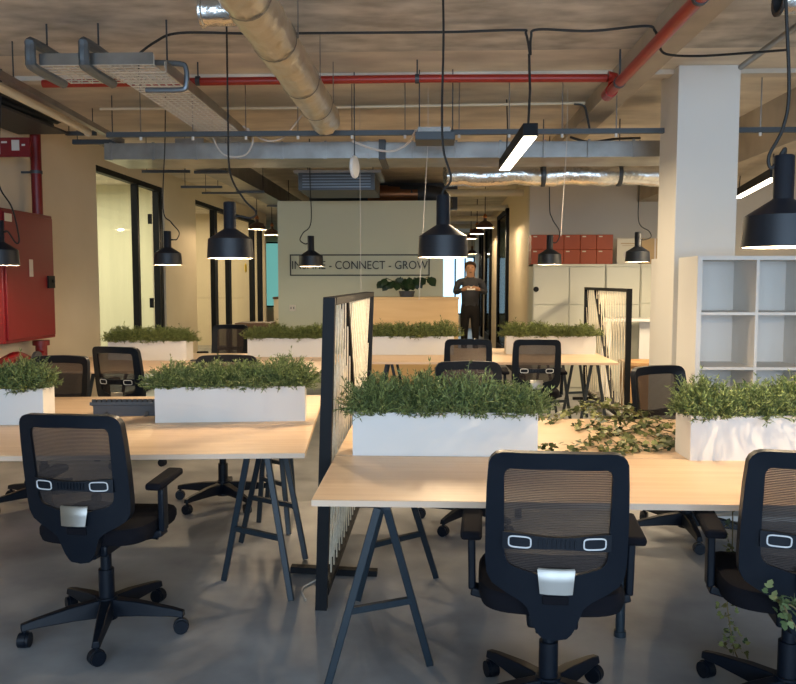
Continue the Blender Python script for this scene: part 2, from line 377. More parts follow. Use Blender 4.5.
# ------------------------------------------------------------------ office chairs
def loop_pts(half, n):
    """closed outline from a right half-outline, resampled evenly"""
    pts = [Vector((x, 0, z)) for x, z in half]+[Vector((-x, 0, z)) for x, z in half[::-1][1:-1]]
    seg = [(pts[(i+1) % len(pts)]-pts[i]).length for i in range(len(pts))]; tot = sum(seg); out = []
    for k in range(n):
        d = tot*k/n; i = 0
        while d > seg[i]: d -= seg[i]; i += 1
        out.append(pts[i].lerp(pts[(i+1) % len(pts)], d/seg[i]))
    return out
def by(x, z): return -.212-.15*(z-.45)+.8*x*x
LZ = .722
def office_chair(label, loc, rz):
    r = empty('office_chair', label, 'chair', (*loc, 0), rz, 'black mesh office chairs')
    P, F = 'chair_plastic', 'chair_fabric'
    b = MB().cyl((0, 0, .105), .045, .10, 20)
    b.build('base_hub', P, r)
    for k in range(5):
        a = -PI/2+2*PI*k/5; M = Matrix.Rotation(a, 4, 'Z')
        g = MB()
        sec = [(.03, .065, .07, .148), (.15, .058, .078, .138), (.30, .042, .078, .114), (.352, .036, .074, .102)]
        vs = [(x, sy*w/2, z) for x, w, z0, z1 in sec for sy, z in ((-1, z0), (1, z0), (.7, z1), (-.7, z1))]
        fs = [(i*4+j, i*4+(j+1) % 4, i*4+4+(j+1) % 4, i*4+4+j) for i in range(3) for j in range(4)]+[(3, 2, 1, 0), (12, 13, 14, 15)]
        g.add(vs, fs).xf(M).build('base_arm', P, r, bevel=.004)
        ca = a+.6+k*1.3; c = MB(); W_ = Matrix.Translation((.338*math.cos(a), .338*math.sin(a), 0)) @ Matrix.Rotation(ca, 4, 'Z')
        c.cyl((-.014, 0, .031), .031, .018, 20, 'x').cyl((.014, 0, .031), .031, .018, 20, 'x').cyl((0, 0, .031), .012, .012, 10, 'x').cyl((0, 0, .062), .009, .03, 8)
        c.lathe([(.024, -.012), (.034, -.010), (.034, .010), (.024, .012)], 20, (0, 0, .033), 'x')
        c.xf(W_).build('caster', P, r)
    MB().cyl((0, 0, .21), .034, .14, 20).cyl((0, 0, .33), .024, .16, 16).build('gas_column', P, r)
    m = MB().box((0, -.02, .412), (.17, .27, .05)).box((0, -.15, .412), (.10, .12, .04)).build('mechanism', P, r, bevel=.01)
    MB().tube([(.06, .03, .425), (.17, .03, .423), (.23, .035, .418)], [.006, .006, .011], 8).build('lever', P, r)
    # seat
    n = 40; s = MB(); rows = [(.435, .90), (.442, .97), (.465, 1.), (.490, 1.), (.508, .96), (.517, .86), (.515, .45)]
    vs = []
    for z, k in rows:
        for j in range(n):
            a = 2*PI*j/n; ca, sa = math.cos(a), math.sin(a); e = .42
            x = .25*k*math.copysign(abs(ca)**e, ca); y = .055+.235*k*math.copysign(abs(sa)**e, sa)
            vs.append((x, y, z-.035*max(0, (y-.2)/.09)**2+.12*x*x))
    s.add(vs, [(i*n+j, i*n+(j+1) % n, (i+1)*n+(j+1) % n, (i+1)*n+j) for i in range(len(rows)-1) for j in range(n)]+[tuple(range(n))[::-1], tuple((len(rows)-1)*n+j for j in range(n))], 0, True)
    s.build('seat', F, r)
    # backrest frame
    N = 96
    outer = loop_pts([(0, 1.02), (.175, 1.016), (.203, 1.006), (.218, .985), (.224, .90), (.2275, .78), (.2275, .65), (.222, .595), (.205, .565), (.175, .545), (.11, .510), (.09, .49), (.066, .42), (.045, .385), (0, .378)], N)
    inner = loop_pts([(0, .966), (.150, .963), (.164, .956), (.169, .94), (.168, .80), (.165, .67), (.158, .645), (.14, .630), (.075, .612), (.06, .607), (.03, .605), (0, .605)], N)
    f = MB(); vs = []
    for lp, off in ((outer, .026), (outer, -.014), (inner, -.010), (inner, .008)):
        for q in lp: vs.append((q.x, by(q.x, q.z)+off, q.z))
    f.add(vs, [(k*N+j, k*N+(j+1) % N, ((k+1) % 4)*N+(j+1) % N, ((k+1) % 4)*N+j) for k in range(4) for j in range(N)], 0, True)
    f.build('backrest_frame', P, r, bevel=.0)
    # woven panel
    g = MB(); nx, nz = 10, 12; vs = []
    for i in range(nz+1):
        for j in range(nx+1):
            z = .612+(.985-.612)*i/nz; x = (-1+2*j/nx)*.19; vs.append((x, by(x, z)+.004, z))
    g.add(vs, [(i*(nx+1)+j, i*(nx+1)+j+1, (i+1)*(nx+1)+j+1, (i+1)*(nx+1)+j) for i in range(nz) for j in range(nx)], 0, True)
    g.build('mesh_panel', 'chair_mesh', r)
    # lumbar bar, grips, ribs
    u = MB(); vs = []
    K = 14; 
    for j in range(K+1):
        x = -.172+.344*j/K; h = .030-.006*math.cos(PI*x/.17)
        for dy, dz in ((-.022, -h*.85), (-.022, h*.85), (-.004, h*.85), (-.004, -h*.85)): vs.append((x, by(x, LZ)+dy, LZ+dz*.9))
    u.add(vs, [(j*4+k, j*4+(k+1) % 4, j*4+4+(k+1) % 4, j*4+4+k) for j in range(K) for k in range(4)]+[(3, 2, 1, 0), (K*4, K*4+1, K*4+2, K*4+3)], 0, True)
    lb = u.build('lumbar_bar', P, r)
    for sx in (-1, 1):
        pts = []
        for j in range(24):
            a = 2*PI*j/24; ca, sa = math.cos(a), math.sin(a)
            x = sx*.118+.035*math.copysign(abs(ca)**.45, ca); z = LZ+.0185*math.copysign(abs(sa)**.45, sa)
            pts.append((x, by(x, z)-.026, z))
        tag(MB().tube(pts, .0027, 6, True).build('lumbar_grip', 'grip_ring', lb), 'silver oblong grip ring')
    rb = MB()
    for j in range(9):
        x = -.056+.014*j; rb.box((x, by(x, LZ)-.024, LZ), (.005, .006, .026))
    rb.build('lumbar_ribs', P, lb)
    # silver plate and recess on the spine
    q = MB(); vs = []
    for z, w in ((.634, .058), (.628, .060), (.59, .056), (.552, .052), (.545, .05)):
        dy = -.016-.020*(.634-z)/.08 if .55 < z < .63 else -.012
        vs += [(-w, by(w, z)+dy, z), (-w*.5, by(0, z)+dy-.004, z), (w*.5, by(0, z)+dy-.004, z), (w, by(w, z)+dy, z)]
    q.add(vs, [(i*4+j, i*4+j+1, i*4+5+j, i*4+4+j) for i in range(4) for j in range(3)], 0, True)
    tag(q.build('spine_plate', 'silver', r), 'silver plate on the spine of the backrest')
    MB().box((0, by(0, .52)-.012, .522), (.085, .012, .030)).build('spine_recess', F, r, bevel=.004)
    MB().bar((0, -.20, .415), (0, -.10, .410), .12, .05).build('spine_bracket', P, r, bevel=.006)
    # arms
    for sx in (-1, 1):
        am = MB().bar((sx*.272, .0, .465), (sx*.275, -.01, .672), .026, .055, up=(0, 1, 0)).bar((sx*.18, .0, .435), (sx*.275, 0, .46), .07, .03)
        a_ = am.build('arm_post', P, r, bevel=.006)
        MB().box((sx*.275, .015, .69), (.074, .25, .032), Matrix.Rotation(math.radians(4), 3, 'X')).build('armrest', F, a_, bevel=.012)
    return r
proto = office_chair('black office chair at the middle of the nearest desk, seen square from behind', (.425, 2.76), math.radians(-4))
def chair(label, x, y, deg, base=0):
    o = copy_tree(proto)
    for ch in o.children:
        if ch.name.startswith(('base_', 'caster')): ch.rotation_euler.z = math.radians(base)
    o.location = (x, y, 0); o.rotation_euler.z = math.radians(deg); o['label'] = label
    return o
c2 = chair('black office chair at left, its whole star base and bluish silver plate in view', -1.435, 3.40, -5, 20)
chair('black office chair cut by the right edge of the photo', 1.275, 2.79, -8, 5)
chair('black chair beyond the nearest planter, only the arc of its back showing', .27, 5.06, 183)
chair('black office chair against the white column, turned to the ivy desk', 1.57, 4.85, 211)
chair('black chair behind the left desk, mostly hidden by the planter at the photo edge', -2.68, 5.36, 176)
chair('black chair with its star base below the desk, hidden behind the left middle planter', -1.45, 5.46, 186)
chair('black chair at the second row desk in front of the cream planter', -2.54, 6.72, -14)
chair('black office chair in the second row, the left one of the two before the lockers', .36, 7.72, 0, 36)
chair('black office chair in the second row, the right one of the two before the lockers', 1.0, 7.7, 0)
chair('black chair beyond the second row desk, before the glass partition', -2.5, 9.6, 178)

# ------------------------------------------------------------------ rope screens
def rope_screen(label, p0, p1, s_top, s_bot, H=1.48, dens=.032, tilt=0):
    p0 = Vector((*p0, 0)); p1 = Vector((*p1, 0)); d = p1-p0; L = d.length; rz = math.atan2(d.y, d.x)
    r = empty('rope_screen', label, 'divider', p0, rz, 'rope screens'); r.rotation_euler.x = math.radians(tilt)
    for x in (.0, L):
        MB().box((x, 0, H/2), (.04, .055, H)).build('post', 'black_metal', r)
    MB().span((.02, -.03, H-.035), (L-.02, .03, H)).build('top_rail', 'black_metal', r)
    MB().span((.02, -.03, .06), (L-.02, .03, .095)).build('bottom_rail', 'black_metal', r)
    MB().bar((s_top, 0, H-.03), (s_bot, 0, .09), .035, .05, up=(0, 1, 0)).build('slanted_bar', 'black_metal', r)
    for x in (.45, L-.4):
        MB().box((x, 0, .02), (.05, .46, .035)).build('foot', 'black_metal', r)
        MB().box((x, 0, .05), (.04, .04, .05)).build('foot_block', 'black_metal', r)
    rp = MB(); z0, z1 = .095, H-.035
    rnd = random.Random(3)
    def sx(z): return s_top+(s_bot-s_top)*(z1-z)/(z1-z0)
    def clip(xa, xb, side, y):
        # rope from (xa, top) to (xb, bottom), kept on one side of the slanted bar
        pts = []
        for k in range(41):
            t = k/40; z = z1+(z0-z1)*t; x = xa+(xb-xa)*t
            ok = .02 < x < L-.02 and ((x < sx(z)) if side < 0 else (x > sx(z)))
            if ok: pts.append((x, y, z))
        if len(pts) > 2: rp.tube([pts[0], pts[-1]], .0042, 5)
    sl = .42
    k = -1.2
    while k < L+1.2:
        clip(k+rnd.uniform(-.01, .01), k-sl, 1, .0)
        clip(k+sl*.6, k+rnd.uniform(-.004, .004), -1, .012); clip(k-sl*.6, k, -1, -.012)
        k += dens
    tag(rp.build('rope_web', 'rope', r), kind=None)
    return r
rope_screen('tall black framed screen strung with cream rope, dividing the near desks', (-.511, 3.66), (-.485, 5.8), .57, 1.67, dens=.11, tilt=1.9)
rope_screen('far black framed screen strung with slanting rope, in front of the lockers', (2.1, 8.5), (2.12, 10.9), 1.75, .55, dens=.13)

# ------------------------------------------------------------------ pendant lamps
SHADE = None
def pendant(label, px, py, Y, cable, loopside, sc=1.06, pw=1., name='pendant_lamp'):
    """black bell pendant; cable = (px, py, depth) points from the ceiling down"""
    global SHADE
    c = at(px, py, Y); R = .1375
    r = empty(name, label, 'pendant lamp', c, 0, 'black bell pendant lamps')
    if SHADE is None:
        a = MB().lathe([(R, 0), (.1305, .115), (.125, .119), (.039, .175), (.037, .178), (.037, .33), (.033, .336), (1e-4, .336)], 48).lathe([(R, 0), (R-.004, .001)], 48).build('lamp_shade', 'lamp_black')
        b = MB().lathe([(R-.004, .001), (.126, .112), (.036, .170), (1e-4, .175)], 48).build('reflector', 'lamp_white')
        k = MB().ball((0, 0, .075), .028, 14).cyl((0, 0, .125), .014, .06, 12).build('bulb', 'bulb')
        SHADE = (a.data, b.data, k.data)
        for o in (a, b, k): bpy.data.objects.remove(o)
    for n, me in zip(('lamp_shade', 'reflector', 'bulb'), SHADE):
        o = bpy.data.objects.new(n, me); COL.objects.link(o); o.parent = r
        o['label'] = {'lamp_shade': 'matt black bell shade', 'reflector': 'white inside of the shade', 'bulb': 'glowing warm bulb'}[n]
    if loopside: 
        end = Vector((loopside*.037, 0, .25)); pre = Vector((loopside*.07, 0, .25))
        MB().cyl((loopside*.042, 0, .25), .008, .02, 10, 'x').build('cable_gland', 'cable_black', r)
        pts = [(at(*q)-c)/sc for q in cable]+[pre, end]
    else: pts = [(at(*q)-c)/sc for q in cable]+[Vector((0, 0, .36)), Vector((0, 0, .33))]
    MB().tube(smooth_path(pts, 8), .0062, 6).build('cable', 'cable_black', r)
    l = bpy.data.lights.new('lamp', 'POINT'); l.energy = LAMP_W*pw; l.color = WARM; l.shadow_soft_size = .03
    o = bpy.data.objects.new('lamp_glow', l); COL.objects.link(o); o.parent = r; o.location = (0, 0, .025)
    r.scale = (sc,)*3
    return r
pendant('black pendant lamp over the middle planter, the one hiding the end of the lettering', 443, 257.5, 4.62, [(443, -6, 4.62), (443.5, 40, 4.62), (442, 110, 4.62), (443.5, 150, 4.62), (451, 178, 4.62)], 0)
pendant('largest black pendant lamp, at the right in front of the white bookcase', 781, 247.5, 3.2, [(785, -90, 3.2), (786, 0, 3.2), (789, 90, 3.2), (783, 128, 3.2), (769, 156, 3.2), (772, 168, 3.2)], 0)
pendant('black pendant lamp over the left planter, in front of the left glass partition', 230.5, 258.5, 4.85, [(226, -6, 4.85), (227, 50, 4.85), (228, 120, 4.85), (230, 172, 4.85), (243, 198, 4.85), (256, 212, 4.85), (251, 218, 4.85)], 1, 1.02)
pendant('black pendant lamp in front of the glass door at left', 168, 265, 7.0, [(165.5, 72, 7.0), (165, 140, 7.0), (163, 208, 7.0), (171, 222, 7.0), (179, 232, 7.0), (177, 239, 7.0)], 1, .89, .5)
pendant('small black pendant lamp hiding the first word on the lettered wall', 311, 266.5, 9.3, [(309, 112, 9.3), (310, 180, 9.3), (311, 222, 9.3), (303, 233, 9.3), (300, 240, 9.3)], -1, 1.06, .7)
pendant('small black pendant lamp in front of the orange boxes', 549.5, 264.5, 9.25, [(550, 104, 9.25), (549.5, 200, 9.25), (552, 218, 9.25), (559, 230, 9.25), (559, 238, 9.25)], 1, 1.0, .6)
pendant('small black pendant lamp beside the white column', 637.5, 262, 9.4, [(640, 140, 9.4), (639, 190, 9.4), (639, 222, 9.4), (649, 231, 9.4), (651, 237, 9.4)], 1, 1.03, .5)
pendant('black pendant lamp before the red cabinet, cut by the photo edge', 0, 265.5, 6.2, [(2, 20, 6.2), (0, 120, 6.2), (-2, 180, 6.2), (12, 208, 6.2), (19, 238, 6.2), (16, 243, 6.2)], 1, 1.06, .5)
# dome pendants down the two corridors
def dome(label, px, py, Y, R=.15):
    c = at(px, py, Y)
    r = empty('dome_lamp', label, 'pendant lamp', c, 0, 'dark dome lamps')
    MB().lathe([(R, 0), (R*.9, .05), (R*.6, .095), (.04, .12), (.03, .125), (.028, .17), (1e-4, .175)], 28).lathe([(R, 0), (R-.006, .002)], 28).build('lamp_shade', 'dome_dark', r)
    MB().lathe([(R-.006, .002), (R*.86, .05), (R*.55, .09), (1e-4, .105)], 28).build('reflector', 'lamp_white', r)
    MB().ball((0, 0, .045), .03, 12).build('bulb', 'bulb', r)
    MB().lathe([(.028, .17), (.04, .19), (.02, .23), (.004, .24)], 16).build('lamp_holder', 'copper', r)
    MB().tube([(0, 0, .23), (0, 0, ZC-c.z)], .008, 6).build('cable', 'cable_black', r)
    l = bpy.data.lights.new('lamp', 'POINT'); l.energy = FAR_W; l.color = WARM; l.shadow_soft_size = .03
    o = bpy.data.objects.new('lamp_glow', l); COL.objects.link(o); o.parent = r; o.location = (0, 0, .015)
dome('nearest dark dome lamp hanging in the corridor above the person', 485, 228, 13.7)
dome('second dark dome lamp hanging in the corridor above the person', 477, 234, 16.1)
dome('third dark dome lamp down the corridor above the person', 471, 239, 18.6)
dome('furthest dark dome lamp at the end of the person\'s corridor', 472, 254, 23.5)
dome('dark dome lamp left of the lettered wall, the nearer of two', 257, 229.5, 13.4, .16)
dome('dark dome lamp half hidden by the edge of the lettered wall', 272, 235, 15.8, .16)
# linear lights
def strip(label, p, q, w, h, cables, power=STRIP_W):
    p = Vector(p); q = Vector(q); c = (p+q)/2; d = q-p; L = d.length; rz = math.atan2(d.y, d.x)-PI/2
    r = empty('linear_light', label, 'ceiling light', c, rz, 'linear lights')
    MB().span((-w/2, -L/2, .004), (w/2, L/2, h)).build('housing', 'black_metal', r)
    MB().span((-w/2+.006, -L/2+.006, -.002), (w/2-.006, L/2-.006, .004)).build('diffuser', 'strip', r)
    for y, dz in cables: MB().tube([(0, y, h), (.01, y, h+dz*.5), (0, y, h+dz)], .006, 6).build('cable', 'cable_black', r)
    l = area_light('linear_glow', (0, 0, -.01), (0, 0, 0), w*.9, L*.95, power, (1, .78, .5)); l.parent = r
    return r
strip('glowing linear ceiling light hanging right of the centre lamp', at(530.5, 137, 5.55), at(504.5, 170, 7.2), .1, .09, [(-.72, .5), (-.68, .5), (.7, .5)])
strip('glowing linear light seen between the column and the largest lamp', at(775, 181, 7.6), at(737, 196, 9.4), .09, .09, [(-.8, .5), (.8, .5)], 120)

# ------------------------------------------------------------------ red fire cabinet and pipes
fc = empty('fire_hose_cabinet', 'red steel fire hose cabinet mounted on the left wall', 'fire cabinet', (XL, 7.36, 1.0))
MB().span((.001, -.49, 0), (.25, .46, 1.20)).build('body', 'red_paint', fc, bevel=.006)
dr = MB().span((.25, -.46, .03), (.268, .43, 1.17)).build('door', 'red_paint', fc, bevel=.004)
tag(MB().box((.275, .35, .55), (.02, .13, .12)).cyl((.29, .37, .56), .018, .02, 14, 'x').build('latch', 'black_metal', dr), 'black latch')
tag(MB().box((.2695, -.02, .68), (.002, .07, .16)).build('keyhole_plate', 'pale_label', dr), 'worn pale plate')
MB().box((.2695, -.40, 1.12), (.002, .12, .07)).build('sticker', 'paper', dr)
def tubeobj(name, label, cat, pts, r, m, group=None, n=14, parent=None):
    o = MB().tube(pts, r, n).build(name, m, parent)
    if not parent: tag(o, label, cat, group)
    return o
vp = empty('riser_pipe', 'vertical red pipe rising from the red cabinet to the ceiling', 'pipe', (XL+.15, 7.74, 0))
MB().tube([(0, 0, 2.21), (0, 0, 3.19)], .05, 16).build('pipe_run', 'red_paint', vp)
MB().cyl((0, 0, 2.62), .057, .03, 16).build('pipe_clamp', 'galv_dark', vp)
MB().span((-.149, -.01, 2.61), (-.04, .01, 2.63)).build('clamp_arm', 'galv_dark', vp)
vl = empty('valve_assembly', 'dark red pipework and valve below the red cabinet', 'valve', (XL+.15, 7.40, 0))
MB().tube([(0, .32, .005), (0, .32, .8), (0, .32, .95)], .055, 14).build('standpipe', 'red_paint', vl)
MB().tube(smooth_path([(0, .32, .85), (.02, .1, .78), (.03, -.2, .86), (.02, -.45, .82)], 6), .05, 12).build('branch_pipe', 'red_paint', vl)
MB().cyl((0, .32, .95), .08, .05, 18).cyl((0, .32, .70), .08, .04, 18).build('flange', 'red_paint', vl)
MB().cyl((.09, .05, .80), .09, .03, 18, 'x').build('hand_wheel', 'grey_plastic', vl)
sg = empty('red_board', 'small red board with two pale plates at the top left', 'board', at(2, 157, 6.9))
sg.location.x += 0
MB().span((-.28, -.012, 0), (.255, .012, .165)).build('board', 'red_paint', sg)
MB().box((.13, -.0135, .098), (.068, .003, .09)).build('plate', 'pale_label', sg)
MB().box((-.04, -.0135, .075), (.065, .003, .105)).build('plate', 'pale_label', sg)
for x, w in ((.03, .05), (.20, .03)): MB().box((x, -.0135, .125 if x < .1 else .1), (w, .003, .016)).build('pale_mark', 'pale_label', sg)
MB().tube([(-.2, .012, .08), (-.2, .2, .08), (-.29, .2, .08)], .012, 8).build('wall_bracket', 'galv_dark', sg)
# ceiling pipes
rp1 = empty('sprinkler_pipe', 'long red sprinkler pipe running across the ceiling', 'pipe', (0, 6.06, 3.06))
MB().tube([(-2.95, .02, -.005), (0, 0, 0), (1.30, 0, -.01)], .030, 16).build('pipe_run', 'pipe_red', rp1)
for x in (-2.2, -.9, -.08-.02, .0-1.75):
    MB().cyl((x, 0, 0), .036, .03, 16, 'x').tube([(x, 0, .03), (x, 0, .138)], .006, 6).build('pipe_hanger', 'galv_dark', rp1)
rp2 = empty('sprinkler_main', 'thicker red sprinkler main running toward the camera under the beam', 'pipe', (1.345, 4.5, 2.97))
MB().tube([(0, -2.3, 0), (0, 1.62, 0)], .037, 18).build('pipe_run', 'pipe_red', rp2)
MB().tube([(0, 1.60, 0), (.0, 1.75, -.0), (-.02, 1.62, .07)][:2], .047, 16).build('end_fitting', 'pipe_red', rp2)
MB().tube([(0, 1.54, .03), (0, 1.56, .085), (-.04, 1.56, .09)], .042, 14).build('elbow', 'pipe_red', rp2)
for y in (-.35, 1.35):
    MB().cyl((0, y, 0), .043, .03, 18, 'y').tube([(0, y, .04), (0, y, .228)], .007, 6).build('pipe_hanger', 'galv_dark', rp2)
struct(MB().span((1.42, 2.0, 3.06), (1.63, 12.2, ZC)).build('trim_1', 'concrete_beam'))
struct(MB().span((3.1, 5.8, 2.75), (3.9, 12.2, ZC)).build('trim_2', 'concrete_beam'))

# ------------------------------------------------------------------ ducts, trays, rails
sd = empty('spiral_duct', 'round foil wrapped duct running down the ceiling left of centre', 'duct', (-.845, 5.0, 2.86))
rnd = random.Random(12); fs_ = MB().tube([(0, -2.6+k*.06, 0) for k in range(68)]+[(0, 1.50, -.02)], .118, 28)
fs_.v = [q*1.0+Vector((rnd.uniform(-.005, .005), rnd.uniform(-.012, .012), rnd.uniform(-.005, .005))) for q in fs_.v]
fs_.build('foil_sleeve', 'foil', sd)
st = MB().lathe([(1e-4, -.02), (.07, -.02), (.07, .18), (.08, .185), (.08, .197), (.06, .197), (.06, .1), (1e-4, .1)], 24, (0, 0, 0), 'x').xf(Matrix.Translation((-.07, -1.07, .0)) @ Matrix.Rotation(PI, 4, 'Z'))
tag(st.build('branch_spigot', 'foil_silver', sd), 'shiny bare metal side spigot')
for y in (-1.3, -.62, .25, .95): MB().lathe([(.123, -.012), (.126, 0), (.123, .012)], 24, (0, y, 0), 'y').tube([(.13, y, 0), (.13, y, .30)], .004, 6).tube([(-.13, y, 0), (-.13, y, .30)], .004, 6).build('duct_strap', 'galvanised', sd)
rd = empty('supply_duct', 'long galvanised rectangular duct crossing below the ceiling', 'duct', (0, 7.2, 2.655))
b = MB().span((-2.95, 0, 0), (-.42, .58, .145)).span((-.42, .02, .0), (2.2, .6, .14)); b.build('duct_body', 'galvanised', rd)
for k in range(14): MB().span((-2.9+k*.39, -.006, -.006), (-2.88+k*.39, .0+.02, .151)).build('duct_seam', 'galvanised', rd)
MB().span((-.46, -.02, -.015), (-.40, .6, .16)).build('duct_flange', 'galv_dark', rd)
sr = empty('strut_rail', 'dark strut rail on hanger rods running across the ceiling', 'rail', (0, 6.66, 2.755))
MB().span((-2.7, -.02, 0), (4.6, .02, .04)).build('rail', 'galv_dark', sr)
for px in (141, 193, 246, 298, 352, 405, 459, 509, 562, 616, 760):
    x = at(px, 140, 6.66).x
    tag(MB().tube([(x, 0, .0), (x, 0, .444)], .005, 6).cyl((x, 0, -.012), .012, .03, 8, mi=1).build('hanger_rod', ['galvanised', 'white_paint'], sr), 'thin rod with a white tip')
fd = empty('flexible_duct', 'silver foil flexible duct in front of the back wall', 'duct', (1.2, 8.3, 2.64))
rnd = random.Random(13)
pts = [(-1.05+k*.1, .03*math.sin(k*.7), .01*math.sin(k*1.1)) for k in range(29)]
MB().tube(pts, [.108+.008*math.sin(k*2.4) for k in range(29)], 20).build('foil_sleeve', 'foil_silver', fd)
for x in (-.05, .72, 1.5): MB().lathe([(.118, -.02), (.122, 0), (.118, .02)], 20, (x, 0, 0), 'x').tube([(x, 0, .1), (x, 0, .56)], .006, 6).build('duct_strap', 'galv_dark', fd)
ah = empty('air_unit', 'grey sheet metal air unit hanging above the lettered wall', 'air unit', at(345, 190, 9.4))
MB().span((-.55, 0, 0), (.35, .9, .2)).build('casing', 'galv_dark', ah)
MB().span((-.6, -.02, .2), (.42, .9, .23)).build('top_plate', 'galvanised', ah)
for k in range(5): MB().span((-.5, -.012, .03+k*.033), (.3, 0, .042+k*.033)).build('louvre', 'bracket_steel', ah)
for x in (-.5, .3): MB().tube([(x, .4, .23), (x, .4, ZC-ah.location.z)], .006, 6).build('hanger_rod', 'galv_dark', ah)
bd = empty('black_duct', 'black curved duct above the lettered wall with a section coloured as if lit orange', 'duct', (-.45, 13.0, 2.95))
MB().tube(smooth_path([(-1.5, .2, 0), (-.2, 0, .02), (.55, 0, -.02), (.66, .1, -.2)], 8), .16, 16).build('duct_body', 'dark_duct', bd)
tag(MB().tube([(-.55, -.03, .01), (.25, -.03, .01)], .15, 16).build('painted_glow_section', 'copper', bd), 'section coloured copper for the orange light on it')  # copper colour stands in for orange light falling on the duct
MB().box((-.3, .5, .02), (2.4, .3, .42)).build('plenum_box', 'dark_duct', bd)
MB().tube([(-.5, 0, .12), (-.5, 0, .25)], .01, 6).build('hanger_rod', 'galv_dark', bd)
ld = empty('side_duct', 'rectangular grey duct running away along the left corridor ceiling', 'duct', (-2.47, 8.0, 2.80))
MB().span((-.15, .2, 0), (.15, 9, .22)).build('duct_body', 'galvanised', ld)
for y in (1, 3, 5): MB().tube([(.17, y, -.02), (.17, y, .40)], .006, 6).span((-.19, y-.02, -.03), (.19, y+.02, 0)).build('duct_hanger', 'galv_dark', ld)
def rail(label, p, q, w, h, m, name='strut_rail', cat='rail', hang=True):
    p = Vector(p); q = Vector(q); c = (p+q)/2
    o = empty(name, label, cat, c); MB().bar(p-c, q-c, w, h).build('rail', m, o)
    if hang:
        for t in (.1, .9):
            a = p.lerp(q, t); MB().tube([a-c, Vector((a.x, a.y, ZC))-c], .005, 6).build('hanger_rod', 'galv_dark', o)
    return o
rail('short grey strut at the left below the strut rail, the upper one', at(66, 133.5, 7.6), at(96, 133.5, 7.6), .04, .035, 'galv_dark')
rail('short grey strut at the left near the glass door, the lower one', at(73, 142, 7.9), at(117, 142, 7.9), .04, .045, 'galv_dark')
rail('thin grey crossrail above the left glass partition, nearest of three', at(142, 171.5, 9), at(190, 171.5, 9), .03, .03, 'galv_dark')
rail('thin grey crossrail above the left glass partition, middle of three', at(181, 187, 10.6), at(222, 187, 10.6), .03, .03, 'galv_dark')
rail('thin grey crossrail above the left glass partition, furthest of three', at(202, 193, 12.2), at(240, 193, 12.2), .03, .03, 'galv_dark')
o = rail('grey strut rail running away along the top of the left wall', at(-3, 73, 5.3), at(122, 142, 7.3), .05, .045, 'galvanised')
tubeobj('conduit_pipe', 'cream conduit running away below the grey rail at the top left', 'pipe', [at(-6, 84, 5.6), at(88, 131.5, 7.3), at(88, 134, 7.32)], .034, 'cream_pipe')
bt = empty('cable_bundle', 'dark bundle of cables on a tray at the top left', 'cables', (-3.64, 6.2, 3.0))
for k in range(7):
    rnd = random.Random(k)
    MB().tube(smooth_path([(-.17+k*.055+rnd.uniform(-.02, .02), y, rnd.uniform(0, .1)) for y in (-2.6, -1.6, -.6, .4, 1.3)], 5), .035, 8).build('cable', 'dark_duct', bt)
MB().span((-.25, -2.6, -.06), (.23, 1.3, -.04)).build('tray_floor', 'dark_duct', bt)
for y in (-1.4, .8): MB().tube([(-.24, y, -.05), (-.24, y, .2)], .006, 6).build('hanger_rod', 'galv_dark', bt)
# wire mesh cable trays
def mesh_tray(label, p, q, w, sag=.055, group='wire mesh cable trays'):
    p = Vector(p); q = Vector(q); d = q-p; L = d.length; rz = math.atan2(d.y, d.x)
    r = empty('cable_tray', label, 'cable tray', p, rz, group); b = MB()
    n = 7
    for k in range(n+1): b.tube([(0, -w/2+w*k/n, 0), (L, -w/2+w*k/n, 0)], .0045, 5)
    for s_ in (-1, 1):
        for z in (.03, .06): b.tube([(0, s_*w/2, z), (L, s_*w/2, z)], .0035, 5)
    m = int(L/.07)
    for k in range(m+1):
        x = L*k/m; b.tube([(x, -w/2, .06), (x, -w/2, -.003), (x, w/2, -.003), (x, w/2, .06)], .0045, 5)
    b.build('wire_web', 'wire_mesh', r)
    MB().span((0, -w/2-.012, .0), (L, -w/2-.006, .07)).build('side_rail', 'galvanised', r)
    return r
t1 = mesh_tray('wire mesh cable tray crossing the top left corner', (-2.44, 5.22, 2.90), (-1.72, 5.22, 2.90), .44)
t2 = mesh_tray('wire mesh cable tray running away from the top left to the strut rail', at(138, 72, 5.0), at(232, 141, 7.45), .34)
def hook(label, px, py, Y, w, h, dep, flip=1):
    c = at(px, py, Y); r = empty('tray_bracket', label, 'bracket', c, 0, 'galvanised tray brackets')
    MB().tube(smooth_path([(0, dep, h), (0, .04, h), (0, .0, h-.03), (0, 0, .03), (0, .04, 0), (0, dep, 0)], 4), .032, 8).build('c_bracket', 'bracket_steel', r)
    MB().tube([(0, dep*.5, h), (0, dep*.5, ZC-c.z)], .006, 6).build('hanger_rod', 'galv_dark', r)
hook('leftmost galvanised bracket holding the cable tray', 31, 66, 4.93, .1, .15, .44)
hook('middle galvanised bracket holding the cable tray', 84.5, 66, 4.93, .1, .15, .44)
c = at(146, 90, 5.1); r = empty('tray_bracket', 'galvanised bracket turned sideways where the two cable trays meet', 'bracket', c, 0, 'galvanised tray brackets')
MB().tube(smooth_path([(0, 0, 0), (.22, 0, 0), (.26, 0, .03), (.26, 0, .13), (.22, 0, .16), (.04, 0, .17)], 4), .017, 8).build('c_bracket', 'bracket_steel', r)
MB().tube([(.14, 0, .165), (.14, 0, ZC-c.z)], .006, 6).build('hanger_rod', 'galv_dark', r)
